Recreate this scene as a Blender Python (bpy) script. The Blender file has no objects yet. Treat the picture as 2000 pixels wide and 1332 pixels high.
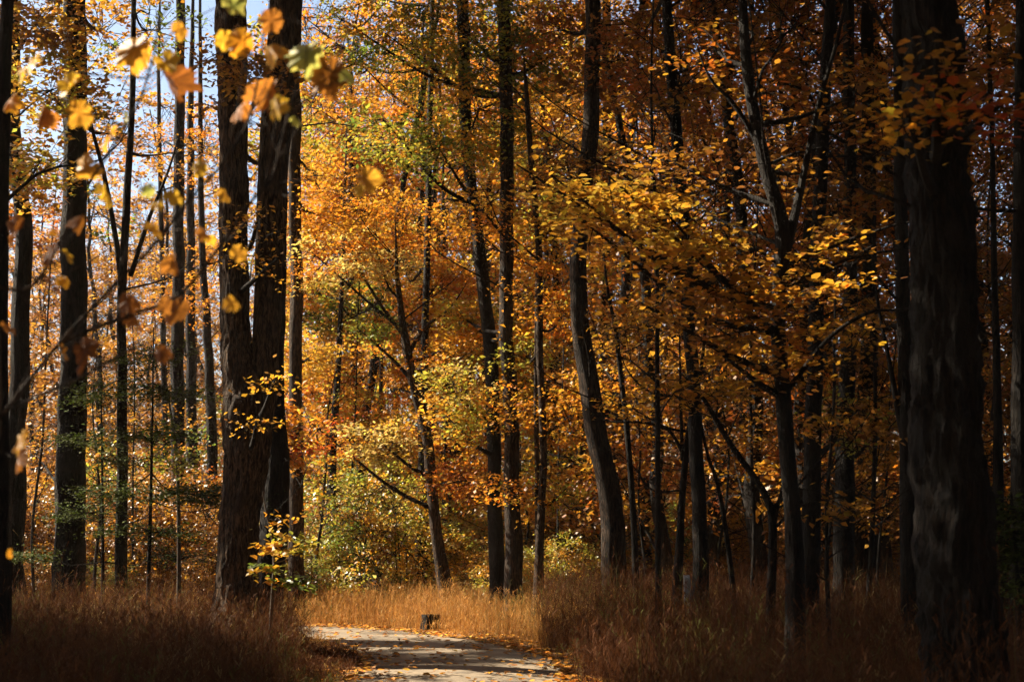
import bpy, math, random
import numpy as np
from mathutils import Vector
rng = np.random.default_rng(7)
random.seed(7)
scene = bpy.context.scene
col = scene.collection
R = math.radians

# ------------------------------------------------------------ camera
F = 2778.0; PITCH = R(8.11); CH = 1.5
cd = bpy.data.cameras.new("camera"); cam = bpy.data.objects.new("camera", cd); col.objects.link(cam)
cam.location = (0, 0, CH); cam.rotation_euler = (math.pi/2 + PITCH, 0, 0)
cd.sensor_width = 36; cd.lens = 50; cd.clip_end = 2000; cd.clip_start = 0.05
cd.dof.use_dof = True; cd.dof.focus_distance = 21.0; cd.dof.aperture_fstop = 2.5
scene.camera = cam
# ------------------------------------------------------------ light
SUN_EL, SUN_AZ = 41.0, -68.0         # azimuth from +y, negative = to the left
sd = Vector((math.sin(R(SUN_AZ))*math.cos(R(SUN_EL)), math.cos(R(SUN_AZ))*math.cos(R(SUN_EL)), math.sin(R(SUN_EL))))
w = bpy.data.worlds.new("World"); scene.world = w; w.use_nodes = True
nt = w.node_tree; bg = nt.nodes['Background']
sky = nt.nodes.new('ShaderNodeTexSky'); sky.sky_type = 'NISHITA'; sky.sun_disc = False
sky.sun_elevation = R(SUN_EL); sky.sun_rotation = R(SUN_AZ)
sky.air_density = 1.0; sky.dust_density = 2.0; sky.ozone_density = 1.0
nt.links.new(sky.outputs[0], bg.inputs[0]); bg.inputs[1].default_value = 0.065
sl = bpy.data.lights.new("sun", 'SUN'); sl.energy = 5.0; sl.angle = R(0.5); sl.color = (1.0, 0.86, 0.66)
so = bpy.data.objects.new("sun", sl); col.objects.link(so); so.rotation_euler = (-sd).to_track_quat('-Z', 'Y').to_euler()
so.location = (-30, 30, 30)
scene.view_settings.view_transform = 'Standard'; scene.view_settings.look = 'None'
scene.view_settings.exposure = 1.72; scene.view_settings.gamma = 1.0
scene.render.engine = 'CYCLES'
scene.cycles.max_bounces = 8; scene.cycles.diffuse_bounces = 3; scene.cycles.transmission_bounces = 4

# ------------------------------------------------------------ helpers
cp, sp = math.cos(PITCH), math.sin(PITCH)
def P(px, py, Y):
    u = (666-py)/F; dx = (px-1000)/F
    s = Y/(cp - sp*u)
    return np.array((dx*s, Y, CH + (sp+cp*u)*s))
def wpx(w_, Y): return w_*Y/F

class MB:
    def __init__(s): s.V=[]; s.Q=[]; s.C=[]; s.T=[]; s.TC=[]; s.n=0
    def add(s, v, q=None, c=None, t=None, tc=None):
        v=np.asarray(v,float).reshape(-1,3)
        if q is not None and len(q):
            q=np.asarray(q,int)+s.n; s.Q.append(q)
            c=np.asarray((.5,.5,.5) if c is None else c,float)
            s.C.append(np.broadcast_to(c,(len(q),3)))
        if t is not None and len(t):
            t=np.asarray(t,int)+s.n; s.T.append(t)
            tc=np.asarray((.5,.5,.5) if tc is None else tc,float)
            s.TC.append(np.broadcast_to(tc,(len(t),3)))
        s.V.append(v); s.n+=len(v)
    def empty(s): return s.n==0
    def build(s, name, mat, parent=None, loc=(0,0,0), smooth=True):
        V=np.concatenate(s.V)-np.asarray(loc,float)
        Q=np.concatenate(s.Q) if s.Q else np.zeros((0,4),int)
        T=np.concatenate(s.T) if s.T else np.zeros((0,3),int)
        C=np.concatenate([x for x in s.C+s.TC])
        me=bpy.data.meshes.new(name)
        me.vertices.add(len(V)); me.vertices.foreach_set('co',V.ravel().astype(np.float32))
        nl=len(Q)*4+len(T)*3
        me.loops.add(nl); me.loops.foreach_set('vertex_index',np.concatenate([Q.ravel(),T.ravel()]).astype(np.int32))
        me.polygons.add(len(Q)+len(T))
        st=np.concatenate([np.arange(len(Q))*4, len(Q)*4+np.arange(len(T))*3]).astype(np.int32)
        me.polygons.foreach_set('loop_start',st)
        me.polygons.foreach_set('use_smooth',np.full(len(Q)+len(T),smooth))
        me.update(calc_edges=True)
        a=me.attributes.new('col','FLOAT_COLOR','FACE')
        a.data.foreach_set('color',np.concatenate([C,np.ones((len(C),1))],1).ravel().astype(np.float32))
        me.materials.append(mat)
        o=bpy.data.objects.new(name,me); col.objects.link(o)
        if parent is not None: o.parent=parent
        else: o.location=loc
        return o
def tag(o,label=None,cat=None,group=None,kind=None):
    if label: o['label']=label
    if cat: o['category']=cat
    if group: o['group']=group
    if kind: o['kind']=kind
    return o
def empty(name,loc):
    o=bpy.data.objects.new(name,None); o.empty_display_size=.3; o.location=loc; col.objects.link(o); return o

def smooth_path(pts, n):
    """Catmull-Rom through pts (k,d) -> (n,d)"""
    pts=np.asarray(pts,float)
    if len(pts)<3:
        t=np.linspace(0,1,n)[:,None]; return pts[0]*(1-t)+pts[-1]*t
    p=np.vstack([2*pts[0]-pts[1],pts,2*pts[-1]-pts[-2]])
    seg=np.linalg.norm(np.diff(pts[:,:3],axis=0),axis=1); cs=np.concatenate([[0],np.cumsum(seg)])
    tt=np.linspace(0,cs[-1],n); out=[]
    for t in tt:
        i=min(np.searchsorted(cs,t,side='right')-1,len(seg)-1); i=max(i,0)
        f=(t-cs[i])/max(seg[i],1e-9)
        a,b,c,d=p[i],p[i+1],p[i+2],p[i+3]
        out.append(.5*((2*b)+(-a+c)*f+(2*a-5*b+4*c-d)*f*f+(-a+3*b-3*c+d)*f**3))
    return np.array(out)
def tube(mb, pts, rad, sides=8, c=(.5,.5,.5), rough=0.0, seed=0, flare=0):
    pts=np.asarray(pts,float); rad=np.asarray(rad,float); n=len(pts)
    d=np.gradient(pts,axis=0); d/=np.linalg.norm(d,axis=1)[:,None]+1e-9
    ref=np.array((0,1,0.0)) if abs(d[:,1]).mean()<.8 else np.array((1.0,0,0))
    a=np.cross(d,ref); a/=np.linalg.norm(a,axis=1)[:,None]+1e-9; b=np.cross(d,a)
    th=np.linspace(0,2*np.pi,sides,endpoint=False)
    r=np.repeat(rad[:,None],sides,1)
    if rough:
        g=np.random.default_rng(seed); zz=np.cumsum(np.linalg.norm(np.diff(pts,axis=0,prepend=pts[:1]),axis=1))[:,None]
        m=np.zeros_like(r)
        for k in range(9):
            m+=np.sin(th[None,:]*g.integers(1,5 if k<4 else max(6,sides//3))+g.uniform(0,6.3)+zz*g.uniform(-3,3)+1.2*np.sin(zz*g.uniform(1,5)+g.uniform(0,6)))*(1 if k<4 else .6)
        for k in range(12): m+=.42*np.sin(th[None,:]*g.integers(2,14)+g.uniform(0,6.3)+zz*g.uniform(6,34)*g.choice((-1,1))+1.5*np.sin(zz*g.uniform(2,9)))
        m+=g.normal(0,1.0,r.shape)
        r=r*(1+rough*m/3)
    if flare:
        z=pts[:,2]-pts[:,2].min(); fl=np.exp(-z/.35)
        r=r*(1+flare*fl[:,None]*(1+.45*np.sin(th*5+seed)[None,:]))
    v=pts[:,None,:]+r[:,:,None]*(np.cos(th)[None,:,None]*a[:,None,:]+np.sin(th)[None,:,None]*b[:,None,:])
    i=np.arange(n-1)[:,None]*sides; j=np.arange(sides)[None,:]; j2=(j+1)%sides
    q=np.stack([i+j,i+j2,i+sides+j2,i+sides+j],-1).reshape(-1,4)
    mb.add(v.reshape(-1,3),q,c)

def frames(n, up=0.55):
    """random leaf frames: u along the leaf, v across, w normal (biased up)"""
    wv=rng.normal(0,1,(n,3)); wv/=np.linalg.norm(wv,axis=1)[:,None]
    wv[:,2]=np.abs(wv[:,2]); wv=wv*(1-up)+np.array((0,0,1.0))*up; wv/=np.linalg.norm(wv,axis=1)[:,None]
    u=rng.normal(0,1,(n,3)); u-=(u*wv).sum(1)[:,None]*wv; u/=np.linalg.norm(u,axis=1)[:,None]
    return u,np.cross(wv,u),wv
def leaves(mb, ctr, size, colr, up=.45, hexa=False, asp=.62):
    n=len(ctr)
    if n==0: return
    u,v,w_=frames(n,up)
    s=size*rng.uniform(.65,1.25,n)[:,None]; a=asp*rng.uniform(.8,1.2,n)[:,None]
    f=rng.uniform(-.05,.28,n)[:,None]
    if not hexa:
        V=np.stack([ctr-u*s*.5, ctr+v*s*a*.5+u*s*.08+w_*s*f*.5, ctr+u*s*.5-w_*s*f*.4, ctr-v*s*a*.5+u*s*.08+w_*s*f*.5],1)
        q=(np.arange(n)*4)[:,None]+np.arange(4)[None]
        mb.add(V.reshape(-1,3),q,colr)
    else:
        V=np.stack([ctr-u*s*.5, ctr-u*s*.18+v*s*a*.5+w_*s*f*.4, ctr+u*s*.22+v*s*a*.42+w_*s*f*.4, ctr+u*s*.5-w_*s*f*.6,
                    ctr+u*s*.22-v*s*a*.42+w_*s*f*.4, ctr-u*s*.18-v*s*a*.5+w_*s*f*.4],1)
        k=(np.arange(n)*6)[:,None]
        q=np.concatenate([k+np.array([[0,1,2,3]]),k+np.array([[3,4,5,0]])])
        mb.add(V.reshape(-1,3),q,np.concatenate([colr,colr]))

PAL=dict(orange=((.72,.25,.024),(.75,.35,.04)), gold=((.72,.42,.05),(.70,.33,.035)), yellow=((.66,.46,.08),(.62,.38,.05)),
         amber=((.48,.22,.03),(.52,.28,.035)), lime=((.36,.40,.06),(.50,.44,.07)), green=((.13,.20,.035),(.22,.28,.045)),
         dgreen=((.055,.075,.018),(.09,.115,.025)), russet=((.42,.11,.018),(.36,.15,.025)), brown=((.25,.11,.03),(.32,.15,.035)),
         pale=((.72,.58,.22),(.66,.50,.12)), red=((.5,.07,.02),(.55,.13,.02)))
def pcol(pal,n):
    a,b=PAL[pal]; t=rng.random(n)[:,None]
    c=np.array(a)*(1-t)+np.array(b)*t
    return np.clip(c*rng.uniform(.62,1.2,n)[:,None]*(1+rng.normal(0,.07,(n,3))),.004,.85)

def spray_set(lf, tw, ctr, rx, ry, rz, nspr, per, size, pals, root=None, sr=.42, hexa=False, up=.45, twr=.006, limb_r=.03, flat=.28, shell=.5):
    """foliage mass = limb + twigs + flat sprays of leaves spread through an ellipsoid"""
    ctr=np.asarray(ctr,float)
    d=rng.normal(0,1,(nspr,3)); d/=np.linalg.norm(d,axis=1)[:,None]
    rr=rng.random(nspr)**(1/3*(1-shell*.5))
    C=ctr+d*rr[:,None]*np.array((rx,ry,rz))
    if root is not None:
        root=np.asarray(root,float); mid=(root*.55+ctr*.45)+np.array((0,0,-.08*np.linalg.norm(ctr-root)))+rng.normal(0,.04*np.linalg.norm(ctr-root),3)
        L=smooth_path([root,mid,ctr,ctr+(ctr-mid)*.4],12)
        tube(tw,L,np.linspace(limb_r,limb_r*.2,12),5,(.1,.07,.05))
    else: L=ctr[None]+np.array([[0,0,-rz*.5],[0,0,0],[0,0,rz*.4]])
    for k in range(nspr):
        c=C[k]
        j=np.argmin(np.linalg.norm(L-c,axis=1)+rng.uniform(0,.8,len(L)))
        p0=L[j]; m=(p0+c)/2+rng.normal(0,.08*(np.linalg.norm(c-p0)+.1),3)
        e=c+(c-m)*.35+np.array((0,0,-.04))
        if twr>0: tube(tw,np.array([p0,m,c,e]),[twr*1.8,twr*1.3,twr,twr*.4],3,(.1,.07,.05))
    n=nspr*per
    idx=np.repeat(np.arange(nspr),per)
    off=rng.normal(0,1,(n,3))*np.array((1,1,flat))*sr*.48
    tilt=rng.normal(0,.28,(nspr,2))[idx]
    off[:,2]+=off[:,0]*tilt[:,0]+off[:,1]*tilt[:,1]
    pos=C[idx]+off
    pk=[rng.integers(0,len(pals)) for _ in range(nspr)]
    cc=np.zeros((n,3))
    for q,pn in enumerate(pals):
        m=np.array(pk)[idx]==q
        if m.any(): cc[m]=pcol(pn,int(m.sum()))
    cc*=rng.uniform(.8,1.15,nspr)[idx][:,None]
    sz=(size*rng.uniform(.7,1.35,nspr))[idx][:,None]
    leaves(lf,pos,sz,cc,up,hexa)

# ------------------------------------------------------------ materials
def newmat(name):
    m=bpy.data.materials.new(name); m.use_nodes=True; n=m.node_tree; n.nodes.clear(); return m,n
def leafmat(name, trans=.5, rough=.4, spec=.7, tint=(1.08,1.0,.75)):
    m,n=newmat(name); N=n.nodes; L=n.links
    out=N.new('ShaderNodeOutputMaterial'); at=N.new('ShaderNodeAttribute'); at.attribute_name='col'
    p=N.new('ShaderNodeBsdfPrincipled'); p.inputs['Roughness'].default_value=rough; p.inputs['Specular IOR Level'].default_value=spec
    geo=N.new('ShaderNodeNewGeometry'); no=N.new('ShaderNodeTexNoise'); no.inputs['Scale'].default_value=35; no.inputs['Detail'].default_value=3
    L.new(geo.outputs['Position'],no.inputs['Vector'])
    mr=N.new('ShaderNodeMapRange'); mr.inputs[1].default_value=.3; mr.inputs[2].default_value=.7; mr.inputs[3].default_value=.75; mr.inputs[4].default_value=1.15
    L.new(no.outputs[0],mr.inputs[0])
    mu=N.new('ShaderNodeVectorMath'); mu.operation='SCALE'; L.new(at.outputs['Color'],mu.inputs[0]); L.new(mr.outputs[0],mu.inputs['Scale'])
    L.new(mu.outputs[0],p.inputs['Base Color'])
    t=N.new('ShaderNodeBsdfTranslucent'); tm=N.new('ShaderNodeVectorMath'); tm.operation='MULTIPLY'; tm.inputs[1].default_value=tint
    L.new(mu.outputs[0],tm.inputs[0]); L.new(tm.outputs[0],t.inputs[0])
    mx=N.new('ShaderNodeMixShader'); mx.inputs[0].default_value=trans
    L.new(p.outputs[0],mx.inputs[1]); L.new(t.outputs[0],mx.inputs[2]); L.new(mx.outputs[0],out.inputs[0])
    return m
def barkmat(name, a, b, c, scale=1.0, bump=.6):
    m,n=newmat(name); N=n.nodes; L=n.links
    out=N.new('ShaderNodeOutputMaterial'); p=N.new('ShaderNodeBsdfPrincipled'); p.inputs['Roughness'].default_value=.85; p.inputs['Specular IOR Level'].default_value=.25
    tc=N.new('ShaderNodeTexCoord'); mp=N.new('ShaderNodeMapping'); mp.inputs['Scale'].default_value=(10*scale,10*scale,2.0*scale)
    L.new(tc.outputs['Object'],mp.inputs[0])
    n1=N.new('ShaderNodeTexNoise'); n1.inputs['Scale'].default_value=2.6; n1.inputs['Detail'].default_value=7; n1.inputs['Roughness'].default_value=.62; n1.inputs['Distortion'].default_value=.6
    L.new(mp.outputs[0],n1.inputs[0])
    vo=N.new('ShaderNodeTexVoronoi'); vo.feature='DISTANCE_TO_EDGE'; vo.inputs['Scale'].default_value=3.0
    ad=N.new('ShaderNodeVectorMath'); ad.operation='MULTIPLY_ADD'; ad.inputs[1].default_value=(.7,.7,.7)
    L.new(n1.outputs['Color'],ad.inputs[0]); L.new(mp.outputs[0],ad.inputs[2]); L.new(ad.outputs[0],vo.inputs[0])
    n2=N.new('ShaderNodeTexNoise'); n2.inputs['Scale'].default_value=1.7; n2.inputs['Detail'].default_value=4; L.new(tc.outputs['Object'],n2.inputs[0])
    r=N.new('ShaderNodeValToRGB'); r.color_ramp.elements[0].color=(*a,1); r.color_ramp.elements[0].position=.42; r.color_ramp.elements[1].color=(*b,1); r.color_ramp.elements[1].position=.66
    L.new(n1.outputs[0],r.inputs[0])
    r2=N.new('ShaderNodeValToRGB'); r2.color_ramp.elements[0].position=.5; r2.color_ramp.elements[1].position=.62; r2.color_ramp.elements[0].color=(0,0,0,1); r2.color_ramp.elements[1].color=(.7,.7,.7,1)
    L.new(n2.outputs[0],r2.inputs[0])
    mx=N.new('ShaderNodeMix'); mx.data_type='RGBA'; L.new(r2.outputs[0],mx.inputs[0]); L.new(r.outputs[0],mx.inputs[6]); mx.inputs[7].default_value=(*c,1)
    L.new(mx.outputs[2],p.inputs['Base Color'])
    h=N.new('ShaderNodeMath'); h.operation='MULTIPLY_ADD'; L.new(vo.outputs['Distance'],h.inputs[0]); h.inputs[1].default_value=1.5; L.new(n1.outputs[0],h.inputs[2])
    bp=N.new('ShaderNodeBump'); bp.inputs['Strength'].default_value=bump; bp.inputs['Distance'].default_value=.06; L.new(h.outputs[0],bp.inputs['Height']); L.new(bp.outputs[0],p.inputs['Normal'])
    L.new(p.outputs[0],out.inputs[0]); return m
M={}
M['leaf']=leafmat('autumn_leaf',.5)
M['bigleaf']=leafmat('large_autumn_leaf',.5,.5,.3)
M['needle']=leafmat('evergreen_leaf',.15,.6,.1,(1,1.05,.6))
M['grass']=leafmat('dry_grass',.32,.75,.08,(1.05,.95,.7))
M['litter']=leafmat('fallen_leaf',.15,.55,.4)
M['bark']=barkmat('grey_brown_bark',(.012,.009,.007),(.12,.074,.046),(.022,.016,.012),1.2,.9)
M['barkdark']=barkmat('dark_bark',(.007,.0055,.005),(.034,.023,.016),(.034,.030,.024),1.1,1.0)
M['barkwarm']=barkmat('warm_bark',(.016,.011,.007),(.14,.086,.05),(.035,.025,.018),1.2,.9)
M['barkbrownlit']=barkmat('brown_furrowed_bark_sunlit',(.03,.018,.011),(.26,.155,.085),(.05,.032,.02),1.15,1.0)  # brown bark lightened in place of sunlight on the double-stemmed tree
M['twig']=barkmat('twig_bark',(.05,.038,.028),(.16,.12,.085),(.11,.085,.06),3.0,.2)

def groundmat():
    m,n=newmat('leaf_litter_ground'); N=n.nodes; L=n.links
    out=N.new('ShaderNodeOutputMaterial'); p=N.new('ShaderNodeBsdfPrincipled'); p.inputs['Roughness'].default_value=.9
    tc=N.new('ShaderNodeTexCoord'); v=N.new('ShaderNodeTexVoronoi'); v.inputs['Scale'].default_value=14; v.inputs['Randomness'].default_value=1
    L.new(tc.outputs['Object'],v.inputs[0])
    r=N.new('ShaderNodeValToRGB'); e=r.color_ramp.elements; e[0].color=(.05,.024,.012,1); e[1].color=(.30,.12,.03,1); e.new(.45).color=(.14,.06,.02,1); e.new(.75).color=(.2,.1,.035,1)
    L.new(v.outputs['Color'],r.inputs[0])
    no=N.new('ShaderNodeTexNoise'); no.inputs['Scale'].default_value=.7; no.inputs['Detail'].default_value=5; L.new(tc.outputs['Object'],no.inputs[0])
    r2=N.new('ShaderNodeValToRGB'); r2.color_ramp.elements[0].position=.4; r2.color_ramp.elements[1].position=.68
    L.new(no.outputs[0],r2.inputs[0])
    mx=N.new('ShaderNodeMix'); mx.data_type='RGBA'; L.new(r2.outputs[0],mx.inputs[0]); L.new(r.outputs[0],mx.inputs[6]); mx.inputs[7].default_value=(.055,.045,.018,1)
    L.new(mx.outputs[2],p.inputs['Base Color'])
    bp=N.new('ShaderNodeBump'); bp.inputs['Strength'].default_value=.7; bp.inputs['Distance'].default_value=.03; L.new(v.outputs['Distance'],bp.inputs['Height']); L.new(bp.outputs[0],p.inputs['Normal'])
    L.new(p.outputs[0],out.inputs[0]); return m
def pathmat():
    m,n=newmat('worn_asphalt'); N=n.nodes; L=n.links
    out=N.new('ShaderNodeOutputMaterial'); p=N.new('ShaderNodeBsdfPrincipled'); p.inputs['Roughness'].default_value=.8
    tc=N.new('ShaderNodeTexCoord'); a=N.new('ShaderNodeTexNoise'); a.inputs['Scale'].default_value=1.6; a.inputs['Detail'].default_value=6; a.inputs['Roughness'].default_value=.6
    b=N.new('ShaderNodeTexNoise'); b.inputs['Scale'].default_value=60; b.inputs['Detail'].default_value=3
    L.new(tc.outputs['Object'],a.inputs[0]); L.new(tc.outputs['Object'],b.inputs[0])
    ad=N.new('ShaderNodeMath'); ad.operation='MULTIPLY_ADD'; L.new(b.outputs[0],ad.inputs[0]); ad.inputs[1].default_value=.5; L.new(a.outputs[0],ad.inputs[2])
    r=N.new('ShaderNodeValToRGB'); e=r.color_ramp.elements; e[0].position=.5; e[0].color=(.10,.082,.062,1); e[1].position=.92; e[1].color=(.27,.21,.14,1)
    L.new(ad.outputs[0],r.inputs[0]); L.new(r.outputs[0],p.inputs['Base Color'])
    bp=N.new('ShaderNodeBump'); bp.inputs['Strength'].default_value=.4; bp.inputs['Distance'].default_value=.01; L.new(b.outputs[0],bp.inputs['Height']); L.new(bp.outputs[0],p.inputs['Normal'])
    L.new(p.outputs[0],out.inputs[0]); return m

# ------------------------------------------------------------ ground, path
PC=smooth_path([(0.1,-14,1.15),(-.2,0,1.15),(-.5,10,1.15),(-.60,15,1.15),(-.62,18.2,1.17),(-1.15,20.8,1.15),(-2.1,22.8,1.2),(-3.6,24.8,1.3),(-6.2,26.2,1.2),(-10,27.0,1.2),(-16,27.6,1.2),(-26,30,1.2)],160)
def path_dist(x,y):
    x=np.atleast_1d(x); y=np.atleast_1d(y)
    d=np.full(len(x),1e9)
    for c in PC: d=np.minimum(d,np.hypot(x-c[0],y-c[1])-c[2])
    return d
def gz(x,y):
    x=np.atleast_1d(x).astype(float); y=np.atleast_1d(y).astype(float)
    k=np.clip(path_dist(x,y)/4,0,1)
    return k*(.12*np.sin(x*.35+1)*np.cos(y*.27)+.07*np.sin(x*.9+y*.6))
g=np.concatenate([np.linspace(-600,-45,10),np.linspace(-40,40,161),np.linspace(45,600,10)])
gx,gy=np.meshgrid(g,g+0); gy=gy+20
Z=gz(gx.ravel(),gy.ravel())
n=len(g); i=np.arange(n-1)[:,None]*n; j=np.arange(n-1)[None]
mb=MB(); mb.add(np.stack([gx.ravel(),gy.ravel(),Z],1),np.stack([i+j,i+j+1,i+n+j+1,i+n+j],-1).reshape(-1,4))
tag(mb.build('ground',groundmat()),kind='structure')
mb=MB(); t=np.gradient(PC[:,:2],axis=0); t/=np.linalg.norm(t,axis=1)[:,None]; nn=np.stack([t[:,1],-t[:,0]],1)
rows=[]
jit=rng.normal(0,.07,(len(PC),2))
for kx,k in enumerate((-1,-.6,0,.6,1)):
    e=(jit[:,0] if k<0 else jit[:,1])*abs(k)
    rows.append(np.column_stack([PC[:,:2]+nn*(PC[:,2]*k+e)[:,None], np.full(len(PC),.012+.03*(1-k*k))]))
Rw=np.stack(rows,1); m=Rw.shape[1]; i=np.arange(len(PC)-1)[:,None]*m; j=np.arange(m-1)[None]
mb.add(Rw.reshape(-1,3),np.stack([i+j,i+j+1,i+m+j+1,i+m+j],-1).reshape(-1,4))
tag(mb.build('path',pathmat()),kind='structure')

# ------------------------------------------------------------ shared high crowns (above the frame)
def crown_mesh(seed,pals,rad=4.2,hgt=7,n=9,size=.23,spr=24,per=52):
    lf,tw=MB(),MB()
    for k in range(n):
        a=k*2.4+seed; r_=rad*(.25+.6*((k*.618)%1)); z=hgt*(.15+.75*k/n)
        spray_set(lf,tw,(math.cos(a)*r_,math.sin(a)*r_,z),rad*.5,rad*.5,hgt*.22,spr,per,size,pals,root=(0,0,max(-.6,z-2.5)),sr=.75,twr=.012,limb_r=.07,flat=.4)
    a=lf.build('crown',M['leaf']); b=tw.build('limbs',M['barkdark'])
    ma,mb_=a.data,b.data
    bpy.data.objects.remove(a); bpy.data.objects.remove(b)
    return ma,mb_
HC=[crown_mesh(s,p) for s,p in ((1,['brown','russet']),(2,['brown','dgreen']),(3,['dgreen','brown']),(4,['russet','dgreen']))]  # unseen crowns given dark leaves to let less light through
def high_crown(parent,base,top,k,s=1.0,rz=0):
    """crown and limbs at the top of a tall tree; base, top: world points"""
    for me,nm in ((HC[k%4][0],'crown'),(HC[k%4][1],'limbs')):
        o=bpy.data.objects.new(nm,me); col.objects.link(o); o.parent=parent
        o.location=np.array(top)-np.array(base); o.scale=(s,s,s); o.rotation_euler=(0,0,rz)

LOOK=dict(o1='bright orange and gold',o2='tall orange and amber',y='yellow-gold',b='dull brown and russet',g='half green',r='deep russet-orange',t='thinly leaved brown')
SLOOK=dict(s1='yellow-green',s2='amber-leaved',s3='mostly green',s4='brown-leaved')
LAND=[(0,'left-edge trunk'),(42,'bowed blurred trunk'),(138,'thick blurred trunk'),(238,'slender forked dark tree'),(350,'wide-footed left trunk'),(414,'narrow glowing-edged trunk'),
 (470,'double-stemmed tree'),(580,'straight brown trunk'),(642,'slender trunk at the path end'),(740,'needle-thin pale-leaved tree'),(824,'dark upright trunk at the bend'),(862,'leaning crooked tree'),(970,'left trunk of the close pair'),
 (1006,'right trunk of the close pair'),(1056,'wavering thin tree'),(1195,'stout bowed tree'),(1240,'thin curving tree'),(1328,'stem forking at head height'),(1368,'trunk by the marker post'),(1430,'crooked thin stem'),(1508,'arching sapling'),
 (1548,'forked yellow-leaved tree'),(1584,'trunk beside the forked tree'),(1650,'broad shaded trunk'),(1690,'very broad black trunk'),(1775,'trunk tight against the huge one'),(1870,'huge furrowed trunk'),(1950,'thin trunk right of the huge one'),(2000,'right-edge trunk')]
USED=set()
def where(head,px,Y,rows):
    row=next(n for lim,n in rows if Y<lim)
    for _,(lx,nm) in sorted((abs(px-l[0]),l) for l in LAND):
        for q in (['behind and just left of' if px<lx else 'behind and just right of']+['further back behind','showing beyond']):
            t=f'{head}, {row}, {q} the {nm}'
            if t not in USED and len(t.split())<=16: USED.add(t); return t
    return head
def THIN_LABEL(px,Y): return where('bare-stemmed thin sapling' if px<1150 else 'dark wavering thin sapling',px,Y,((23,'close'),(29,'midway back'),(999,'deep in')))
TREES=[]
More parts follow.
